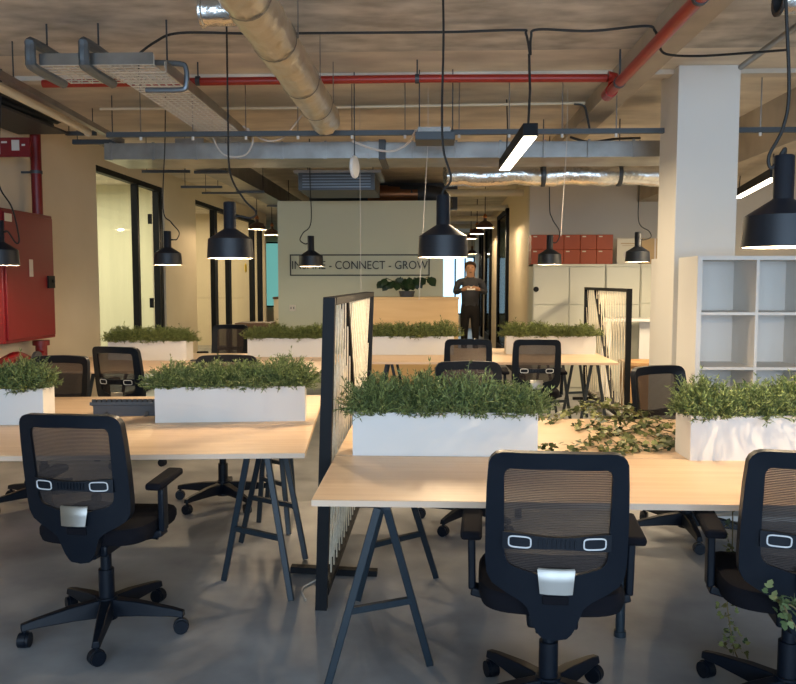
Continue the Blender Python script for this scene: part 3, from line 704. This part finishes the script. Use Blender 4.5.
# conduits, junction box, sensor
tubeobj('conduit_pipe', 'grey conduit from the top of the column toward the right edge', 'pipe', [at(741, 67, 6.05), at(830, 2, 4.7)], .022, 'galvanised')
tubeobj('conduit_pipe', 'thin pale conduit crossing the ceiling behind the red pipe', 'pipe', [at(100, 109, 7.0), at(300, 108, 7.0), at(585, 103, 7.0)], .012, 'cream_pipe')
tr = empty('duct_end', 'round metal duct end at the top right corner', 'duct', at(780, 1, 3.9))
MB().lathe([(.05, 0), (.062, 0), (.062, .6), (1e-4, .6)], 20, (0, 0, 0), 'x').build('duct_body', 'foil_silver', tr)
MB().lathe([(1e-4, .05), (.05, .05), (.05, -.01), (.07, -.012), (.07, .0)], 20, (0, 0, 0), 'x').build('duct_collar', 'dark_duct', tr)
MB().tube([(.3, 0, .06), (.3, 0, ZC-tr.location.z)], .005, 6).build('hanger_rod', 'galv_dark', tr)
jb = empty('junction_box', 'grey metal box hanging under the ceiling near the centre lamp', 'box', at(436, 139.5, 6.2))
MB().span((-.16, 0, 0), (.145, .3, .06)).build('casing', 'galv_dark', jb, bevel=.003)
MB().span((-.14, -.004, .06), (.11, .3, .095)).build('lid', 'galvanised', jb)
for x in (-.13, .13): MB().tube([(x, .15, .08), (x, .15, ZC-jb.location.z)], .005, 6).build('hanger_rod', 'galv_dark', jb)
ap = empty('ceiling_sensor', 'white round disc hanging on a thin rod, seen almost edge on', 'sensor', at(354.5, 167, 6.4))
MB().lathe([(1e-4, -.012), (.085, -.012), (.09, 0), (.085, .012), (1e-4, .02)], 28, (0, 0, 0), 'x').xf(Matrix.Rotation(-.25, 4, 'Z')).build('disc', 'white_laminate', ap)
MB().tube([(.0, 0, .085), (.0, 0, ZC-ap.location.z)], .005, 6).build('rod', 'galv_dark', ap)
# loose cables under the ceiling
def cable(label, pts, r=.008, m='cable_black', name='ceiling_cable'):
    return tubeobj(name, label, 'cable', smooth_path(pts, 8), r, m, 'cables under the ceiling', 6)
cable('black cable clipped across the ceiling from the tray to the linear light', [at(134, 58, 5.3), at(155, 42, 5.25), at(180, 33, 5.2), at(250, 33.5, 5.2), at(330, 33, 5.2), at(450, 32, 5.2), at(519, 30, 5.2), at(526, 34, 5.2), at(530, 55, 5.25)])
cable('black cable clipped across the ceiling from the linear light to the beam', [at(530.5, 55, 5.27), at(531, 37, 5.22), at(538, 29.5, 5.2), at(590, 31, 5.15), at(645, 26, 5.15), at(655, 31, 5.15), at(659, 42, 5.2)])
cable('black cable sagging from the beam to the right above the column', [at(659, 44, 5.22), at(666, 54, 5.25), at(700, 56, 5.25), at(760, 52, 5.25), at(786, 50, 5.25)])
cable('pale cable looping under the cable tray at left', [at(212, 118, 6.9), at(214, 140, 6.9), at(225, 155, 6.9), at(245, 155, 6.9), at(253, 140, 6.9), at(248, 128, 6.9)], .007, 'pale_label')
cable('pale cable sagging from the tray to the foil duct', [at(243, 126, 6.9), at(256, 136, 6.9), at(270, 141, 6.9), at(285, 136, 6.9), at(302, 115, 6.9)], .008, 'pale_label')
cable('pale tangled cable between the white disc and the junction box', [at(352, 141, 6.6), at(370, 148, 6.6), at(385, 151, 6.6), at(396, 150, 6.6), at(408, 143, 6.6), at(416, 130, 6.4)], .009, 'pale_label')
cable('black cable dropping from the beam behind the linear light', [at(574, 104, 6.9), at(584, 106, 6.9), at(587, 116, 6.9), at(590, 131, 6.9)], .009)
cable('black cable across to the lamp beside the column', [at(570, 137, 8.0), at(590, 142, 8.0), at(615, 139, 8.0), at(640, 138, 8.4)], .012)
for k in range(4):
    tubeobj('corridor_pipe', 'pipe across the corridor ceiling, number %s from the front' % ('one', 'two', 'three', 'four')[k], 'pipe', [(.1, 13.0+k*2.6, 2.98), (1.52, 13.0+k*2.6, 2.98)], .06, 'cream_pipe', 'pipes across the corridor ceiling')

for lab, a, b in (('thin pale wire hanging down in front of the lettered wall, below the white disc', (360, 178, 7.6), (361, 291, 7.6)),
                  ('thin pale wire slanting down left of the centre lamp', (428, 141, 6.9), (419, 300, 6.9)),
                  ('thin pale wire hanging down beside the lamp before the orange boxes', (567, 138, 7.0), (561, 236, 7.0))):
    p, q = at(*a), at(*b)
    tubeobj('hanging_wire', lab, 'wire', [(p.x, p.y, ZC), p, q], .0025, 'pale_label', 'thin hanging wires', 6)

# ------------------------------------------------------------------ sign wall
sw = empty('wall_lettering', 'framed black lettering on the pale wall', 'sign', at(359.7, 265, 11.49)); sw.location.y = 11.494
a = at(289.7, 254.4, 11.49)-sw.location; b2 = at(429.7, 275.8, 11.49)-sw.location; t = .018
MB().span((a.x, -.004, a.z-t), (b2.x, .004, a.z)).span((a.x, -.004, b2.z), (b2.x, .004, b2.z+t)).span((a.x, -.004, b2.z), (a.x+t, .004, a.z)).span((b2.x-t, -.004, b2.z), (b2.x, .004, a.z)).build('sign_frame', 'lettering', sw)
tc = bpy.data.curves.new('lettering', 'FONT'); tc.body = 'INSPIRE - CONNECT - GROW'; tc.size = .2; tc.extrude = .003; tc.align_x = 'CENTER'; tc.align_y = 'CENTER'
to = bpy.data.objects.new('tmp', tc); COL.objects.link(to); bpy.context.view_layer.update()
me = bpy.data.meshes.new_from_object(to.evaluated_get(bpy.context.evaluated_depsgraph_get())); bpy.data.objects.remove(to)
xs = [v.co.x for v in me.vertices]; ys = [v.co.y for v in me.vertices]
kx = 1.96/(max(xs)-min(xs)); ky = .118/(max(ys)-min(ys)); mx, my = (max(xs)+min(xs))/2, (max(ys)+min(ys))/2
for v in me.vertices: v.co = ((v.co.x-mx)*kx, v.co.z-.002, (v.co.y-my)*ky)
me.materials.clear(); me.materials.append(MATS['lettering'])
o = bpy.data.objects.new('lettering', me); COL.objects.link(o); o.parent = sw
so = empty('wall_socket', 'pale socket plate low on the lettered wall', 'socket', at(292.5, 308, 11.49)); so.location.y = 11.49
MB().box((0, 0, 0), (.09, .016, .09)).build('plate', 'wall_grey', so, bevel=.003)
for x in (-.02, .02): MB().box((x, -.009, 0), (.012, .004, .03)).build('socket_slot', 'grey_plastic', so)

# ------------------------------------------------------------------ storage at the back
LY = 11.3
def locker(label, x0, x1, split, top=1.80):
    r = empty('locker', label, 'locker', ((x0+x1)/2, LY, 0), 0, 'pale lockers'); h = (x1-x0)/2
    MB().span((-h, .02, 0), (h, .5, top)).span((-h, 0, top-.03), (h, .5, top)).build('body', 'locker_white', r)
    nd = 2 if h > .3 else 1
    for k in range(nd):
        for z0, z1 in ((.06, split-.008), (split+.008, top-.045)):
            a = -h+2*h*k/nd+.01; b = -h+2*h*(k+1)/nd-.01
            d = MB().span((a, -.0, z0), (b, .02, z1)).build('door', 'locker_white', r, bevel=.003)
            if k == 0 and z0 > 1 and x0 < 2: tag(MB().cyl((a+.03, -.014, z0+.21), .038, .03, 14, 'y').build('knob', 'black_metal', d), 'black knob')
locker('pale locker beside the corridor with a black knob, below the orange boxes', 1.45, 2.455, 1.23)
locker('pale locker behind the far rope screen', 2.465, 2.94, 1.23)
locker('pale locker next to the column, with drawer sized doors', 2.95, 3.75, 1.25)
ords = ('first', 'second', 'third', 'fourth', 'fifth')
for row in range(2):
    for k in range(5):
        x0 = 1.425+.228*k
        r = empty('storage_box', 'orange red storage box in the %s row, %s from the left' % (('lower', 'upper')[row], ords[k]), 'box', (x0+.11, LY+.03, 1.80+.208*row), 0, 'orange boxes on the lockers')
        MB().span((-.112, 0, 0), (.112, .33, .205)).build('carton', 'box_orange', r, bevel=.004)
        MB().box((-.06, -.001, .178), (.05, .003, .016)).build('label_strip', 'paper', r)
r = empty('notice_board', 'pale poster leaning on top of the lockers next to the orange boxes', 'poster', (2.78, LY+.1, 1.80))
MB().box((0, 0, .18), (.30, .02, .36)).build('sheet', 'paper', r)
MB().box((0, -.011, .29), (.20, .002, .012)).box((0, -.011, .26), (.16, .002, .006)).build('printed_line', 'cardboard', r)
MB().cyl((0, -.011, .13), .06, .003, 20, 'y').build('round_mark', 'pale_label', r)
r = empty('cardboard_box', 'brown cardboard box on the lockers behind the lamp beside the column', 'box', (3.12, LY+.05, 1.80))
MB().span((-.16, 0, 0), (.22, .4, .36)).build('carton', 'cardboard', r, bevel=.005)
MB().span((-.012+.03, -.001, .0), (.012+.03, .4, .362)).build('tape', 'pale_label', r)
r = empty('side_cabinet', 'white cabinet standing behind the column', 'cabinet', (2.32, 6.87, 0))
MB().span((-.375, 0, 0), (.4, .25, 1.75)).build('body', 'white_paint', r, bevel=.003)
MB().span((-.36, -.018, .05), (.39, 0, 1.73)).build('door', 'white_paint', r)
r = empty('high_table', 'white high table in front of the lockers', 'table', (2.95, 10.95, 0))
MB().span((-.62, -.2, 1.02), (.7, .2, 1.06)).build('tabletop', 'white_laminate', r, bevel=.004)
for x, y in ((-.55, -.15), (-.55, .15), (.63, -.15), (.63, .15)): MB().span((x-.03, y-.03, 0), (x+.03, y+.03, 1.02)).build('leg', 'white_laminate', r)
MB().span((-.1, -.02, .1), (.1, .02, 1.02)).build('centre_panel', 'white_laminate', r)
r = empty('wooden_crate', 'dark wooden crate on the floor behind the far rope screen', 'crate', (2.62, 9.7, 0))
MB().span((-.27, -.2, 0), (.27, .2, .55)).build('side_boards', 'crate_wood', r, bevel=.01)
MB().span((-.29, -.22, .55), (.29, .22, .6)).build('lid', 'crate_wood', r, bevel=.008)
# plywood cabinet and its plant
r = empty('plywood_cabinet', 'plain plywood cabinet standing behind the second row planter', 'cabinet', (-.2, 10.5, 0))
MB().span((-.57, 0, 0), (.575, .42, 1.325)).build('body', 'plywood', r, bevel=.003)
MB().span((-.58, -.012, 1.325), (.585, .43, 1.35)).build('top', 'plywood', r, bevel=.002)
r = empty('leafy_plant', 'dark broad leaved plant on top of the plywood cabinet', 'plant', (-.31, 10.7, 1.35))
MB().lathe([(1e-4, 0), (.09, 0), (.11, .08), (.10, .08), (1e-4, .07)], 20).build('pot', 'grey_plastic', r)
rnd = random.Random(2); lf = MB(); sm = MB()
for k in range(30):
    a = k*2.4; d = Vector((math.cos(a), .7*math.sin(a), 0)); L = rnd.uniform(.05, .34); tip = Vector((d.x*L, d.y*L, .17+rnd.uniform(.0, .10)))
    sm.tube(smooth_path([(0, 0, .07), tip*.5+Vector((0, 0, .06)), tip], 4), .005, 5)
    u = (d*.6+Vector((0, -.25, -.7))).normalized(); s_ = u.cross(Vector((0, -1, .3))).normalized(); Lf = rnd.uniform(.10, .14)
    prof = [(0, .02), (.15, .35), (.4, .5), (.7, .38), (1, 0)]
    vs = []
    for t_, w in prof:
        c = tip+u*Lf*t_; vs += [c-s_*Lf*w*.8+Vector((0, 0, -.01)), c+Vector((0, 0, .012)), c+s_*Lf*w*.8+Vector((0, 0, -.01))]
    lf.add(vs, [(i*3+j, i*3+j+1, i*3+4+j, i*3+3+j) for i in range(4) for j in range(2)], 0, True)
sm.build('stems', 'monstera', r); lf.build('foliage', 'monstera', r)
r = empty('brown_chair_top', 'dark brown slab behind the second row planter by the left glass partition', 'box', at(252, 331, 10.2))
r.name = 'brown_crate'; r.location.z = 0
MB().span((-.2, 0, 0), (.22, .4, .98)).build('side_boards', 'brown', r); MB().span((-.22, -.02, .98), (.24, .42, 1.02)).build('lid', 'brown', r)
r = empty('corridor_cabinet', 'pale low cabinet at the far end of the left corridor', 'cabinet', (-3.15, 18.5, 0))
MB().span((-.5, 0, 0), (.6, .5, 1.15)).build('body', 'wall_far', r); MB().span((-.52, -.02, 1.15), (.62, .52, 1.2)).build('top', 'brown', r)

# ------------------------------------------------------------------ bookcase
bk = empty('bookcase', 'white open cube bookcase in front of the column at the right', 'bookcase', (1.702, 5.16, 0))
n, p, t = 4, .35, .018
zs = [1.69, 1.357, 1.005, .653, .301, .03]
MB().span((0, 0, 0), (.031, .39, 1.715)).build('side_panel', 'white_paint', bk)
MB().span((n*p+.026, 0, 0), (n*p+.057, .39, 1.715)).build('side_panel', 'white_paint', bk)
MB().span((.031, 0, 1.69), (n*p+.026, .39, 1.715)).build('top_panel', 'white_paint', bk)
MB().span((.031, 0, 0), (n*p+.026, .39, .03)).build('bottom_panel', 'white_paint', bk)
for k in range(1, n): MB().span((.022+k*p, .004, .03), (.022+k*p+t, .385, 1.69)).build('upright', 'white_paint', bk)
for z in zs[1:-1]:
    for j in range(n): MB().span((.022+j*p+(t if j else .009), .004, z-t), (.022+(j+1)*p, .385, z)).build('shelf', 'white_paint', bk)
MB().span((.031, .385, .03), (n*p+.026, .389, 1.69)).build('back_panel', 'white_paint', bk)

# ------------------------------------------------------------------ ivy
def ivy_leaf(b, c, u, s_, n_, L):
    out = [(0, 0), (.12, .30), (.34, .46), (.42, .25), (.68, .30), (1., 0)]
    vs = [c]+[c+u*L*t_+s_*L*w+n_*L*.12*abs(w) for t_, w in out[1:]]+[c+u*L*t_-s_*L*w+n_*L*.12*abs(w) for t_, w in out[1:-1][::-1]]
    mid = c+u*L*.45
    k = len(vs); vs.append(mid); b.add(vs, [(i, (i+1) % k, k) for i in range(k)])
def garland(label, paths, m, dens, seed, L=(.035, .06), flat=.5):
    rnd = random.Random(seed)
    r = empty('ivy_garland', label, 'ivy', paths[0][0], 0, 'ivy garlands'); o0 = Vector(paths[0][0]); lv = MB()
    for pth in paths:
        P = [q-o0 for q in smooth_path(pth, 8)]
        MB().tube(P, .0028, 5).build('vine', 'stem', r)
        for i in range(len(P)-1):
            for _ in range(dens):
                c = P[i].lerp(P[i+1], rnd.random())+Vector((rnd.gauss(0, .022), rnd.gauss(0, .022), abs(rnd.gauss(0, .02))))
                u = Vector((rnd.gauss(0, 1), rnd.gauss(0, 1), rnd.gauss(-.1, flat))).normalized()
                s_ = u.cross(Vector((rnd.gauss(0, .5), rnd.gauss(0, .5), 1))).normalized(); n_ = s_.cross(u)
                ivy_leaf(lv, c, u, s_, n_, rnd.uniform(*L))
    lv.build('leaves', m, r)
    return r
Z1 = .745
def dz(px, py, z=Z1):
    a = at(px, py, 1); k = (z-EYE)/(a.z-EYE); return Vector((a.x*k, k, z))
garland('heap of trailing ivy spread over the desk between the two near planters',
    [[dz(545, 452), dz(570, 455), dz(595, 440), dz(620, 432), dz(650, 425)], [dz(575, 430), dz(600, 428), dz(630, 440), dz(640, 452)], [dz(545, 424), dz(565, 416), dz(585, 410), dz(610, 408), dz(640, 412)],
     [dz(590, 412, .78), dz(605, 422, .79), dz(625, 420, .8), dz(655, 428, .78), dz(672, 432)], [dz(600, 445), dz(612, 455), dz(625, 450), dz(600, 432, .78)], [dz(640, 430), dz(660, 440), dz(672, 446), dz(650, 452)], [dz(570, 414), dz(595, 405, .8), dz(630, 412, .79), dz(668, 424)]], 'ivy', 4, 4, (.026, .046))
garland('strand of ivy hanging down below the near desk at right, to the floor', [[(1.22, 3.2, .705), (1.225, 3.2, .45), (1.22, 3.22, .25), (1.24, 3.2, .08), (1.26, 3.2, .02)]], 'ivy', 3, 8, (.02, .034), 1)
garland('pale ivy leaves hanging off the seat of the chair at the right edge', [[at(778, 600, 2.5), at(784, 606, 2.45), at(790, 618, 2.43), at(799, 632, 2.43)], [at(788, 604, 2.46), at(797, 610, 2.45), at(806, 626, 2.44)]], 'ivy_pale', 1, 9, (.024, .036), 1)

# ------------------------------------------------------------------ small things on desks and floor
kb = empty('keyboard', 'black keyboard tilted on its stand, on the left desk beside the planter', 'keyboard', dz(127, 416, .742), RL)
M = Matrix.Translation((0, 0, .036)) @ Matrix.Rotation(math.radians(-15), 4, 'X')
MB().span((-.22, -.01, .03), (.22, .15, .048)).xf(M).build('body', 'grey_plastic', kb)
ks = MB()
for i in range(14):
    for j in range(4): ks.box((-.2+.0305*i, .012+.034*j, .055), (.024, .026, .024))
ks.xf(M).build('keys', 'keycap', kb)
MB().span((-.2, .0, 0), (.2, .012, .065)).bar((-.12, -.03, .004), (-.12, .01, .03), .02, .006).bar((.12, -.03, .004), (.12, .01, .03), .02, .006).build('stand', 'grey_plastic', kb)
ms = empty('computer_mouse', 'small dark mouse on the second row desk beside the cream planter', 'mouse', dz(205, 361, .741))
MB().ball((0, 0, .0), .085, 16, sq=(1, .7, .55)).box((-.04, 0, .008), (.2, .1, .014)).build('body', 'grey_plastic', ms)
for q in ms.children: 
    for v in q.data.vertices: v.co.z = max(v.co.z, 0)
fl = [Vector((-.60, 3.75, .006)), Vector((-.64, 3.9, .006)), Vector((-.58, 4.05, .006)), Vector((-.62, 4.3, .006)), Vector((-.56, 4.2, .006)), Vector((-.555, 3.9, .006))]
tubeobj('floor_cable', 'thin white cable lying on the floor beside the rope screen', 'cable', smooth_path(fl, 8), .004, 'white_paint', n=6)

# ------------------------------------------------------------------ the person
def skin_mesh(verts, edges, radii):
    me = bpy.data.meshes.new('b'); me.from_pydata(verts, edges, [])
    o = bpy.data.objects.new('b', me); COL.objects.link(o)
    m = o.modifiers.new('s', 'SKIN'); sv = me.skin_vertices[0].data
    for i, r in enumerate(radii): sv[i].radius = r if isinstance(r, tuple) else (r, r)
    sv[0].use_root = True; m.use_smooth_shade = True
    u = o.modifiers.new('u', 'SUBSURF'); u.levels = 2; u.render_levels = 2
    bpy.context.view_layer.update()
    res = bpy.data.meshes.new_from_object(o.evaluated_get(bpy.context.evaluated_depsgraph_get()))
    bpy.data.objects.remove(o); return res
pe = empty('person', 'person in a dark sweater standing in the corridor, holding a phone in both hands', 'person', (.752, 15.0, 0), 0)
V = []; Ed = []; Rd = []
def jv(p, r, par=None):
    V.append(p); Rd.append(r); 
    if par is not None: Ed.append((par, len(V)-1))
    return len(V)-1
pv = jv((0, 0, 1.02), (.165, .115)); wa = jv((0, 0, 1.16), (.16, .11), pv); chx = jv((0, .01, 1.40), (.19, .125), wa); up = jv((0, .015, 1.56), (.15, .095), chx)
nk = jv((0, .0, 1.635), (.066, .07), up); hd0 = jv((0, -.03, 1.71), (.082, .092), nk); hd1 = jv((0, -.035, 1.81), (.10, .115), hd0); hd2 = jv((0, -.02, 1.885), (.08, .09), hd1)
for sx in (-1, 1):
    sh = jv((sx*.215, .01, 1.555), .075, up); el = jv((sx*.285, -.05, 1.34), .058, sh); wr = jv((sx*.12, -.27, 1.425), .040, el); ha = jv((sx*.075, -.31, 1.44), (.036, .028), wr)
    for k in range(4):
        f1 = jv((sx*(.035-.002*k), -.335+.004*k, 1.455-.017*k), .0105, ha); jv((sx*.008, -.345, 1.458-.018*k), .009, f1)
    t1_ = jv((sx*.06, -.315, 1.47), .011, ha); jv((sx*.03, -.335, 1.478), .0095, t1_)
    hp = jv((sx*.095, 0, .96), .105, pv); kn = jv((sx*.105, -.02, .54), .07, hp); an = jv((sx*.11, .02, .10), .048, kn); jv((sx*.12, -.14, .045), (.045, .035), an)
me = skin_mesh(V, Ed, Rd)
for k in ('sweater', 'trousers', 'skin', 'dark_duct'): me.materials.append(MATS[k])
for p in me.polygons:
    c = p.center; p.use_smooth = True
    hand = c.y < -.255 and 1.3 < c.z < 1.55
    p.material_index = 2 if (c.z > 1.63 or hand) else 3 if c.z < .09 else 1 if c.z < 1.12 and abs(c.x) < .25 else 0
body = bpy.data.objects.new('body', me); COL.objects.link(body); body.parent = pe
hr = MB(); hr.ball((0, 0, 0), 1, 24)
hr.v = [Vector((q.x*.112, q.y*.125-.005, 1.845+q.z*.10)) for q in hr.v]
hr.v = [Vector((q.x, max(q.y, -.085+.3*max(0, 1.86-q.z)*8*.1+(.055 if q.z < 1.845 else 0)) if q.z < 1.875 else q.y, q.z)) for q in hr.v]
hr.build('hair', 'hair', pe)
fa = MB().ball((0, -.135, 1.765), .016, 8, sq=(.8, 1.1, 1.3)).ball((-.09, -.02, 1.78), .022, 8, sq=(.5, .8, 1.3)).ball((.09, -.02, 1.78), .022, 8, sq=(.5, .8, 1.3))
fa.build('nose_and_ears', 'skin', pe)
ey = MB()
for sx in (-1, 1): ey.ball((sx*.033, -.112, 1.795), .012, 8, sq=(1.3, .6, .6)).box((sx*.034, -.119, 1.815), (.035, .012, .007))
ey.box((0, -.122, 1.725), (.045, .01, .008)); ey.build('eyes_and_mouth', 'hair', pe)
ph = tag(MB().box((0, 0, 0), (.15, .012, .075), Matrix.Rotation(-.5, 3, 'X')).build('phone', 'phone', loc=(.752, 14.668, 1.435), bevel=.004), 'pale phone held in the person\'s two hands', 'phone')

# unseen ceiling area lights that brighten the two left rooms, no fixtures
area_light('meeting_room_glow', (-5.9, 11.0, 3.1), (0, 0, 0), 2.4, 3, 140, (1, .92, .70))
area_light('side_room_glow', (-5.6, 16.5, 3.1), (0, 0, 0), 2.4, 4, 110, (1, .78, .5))
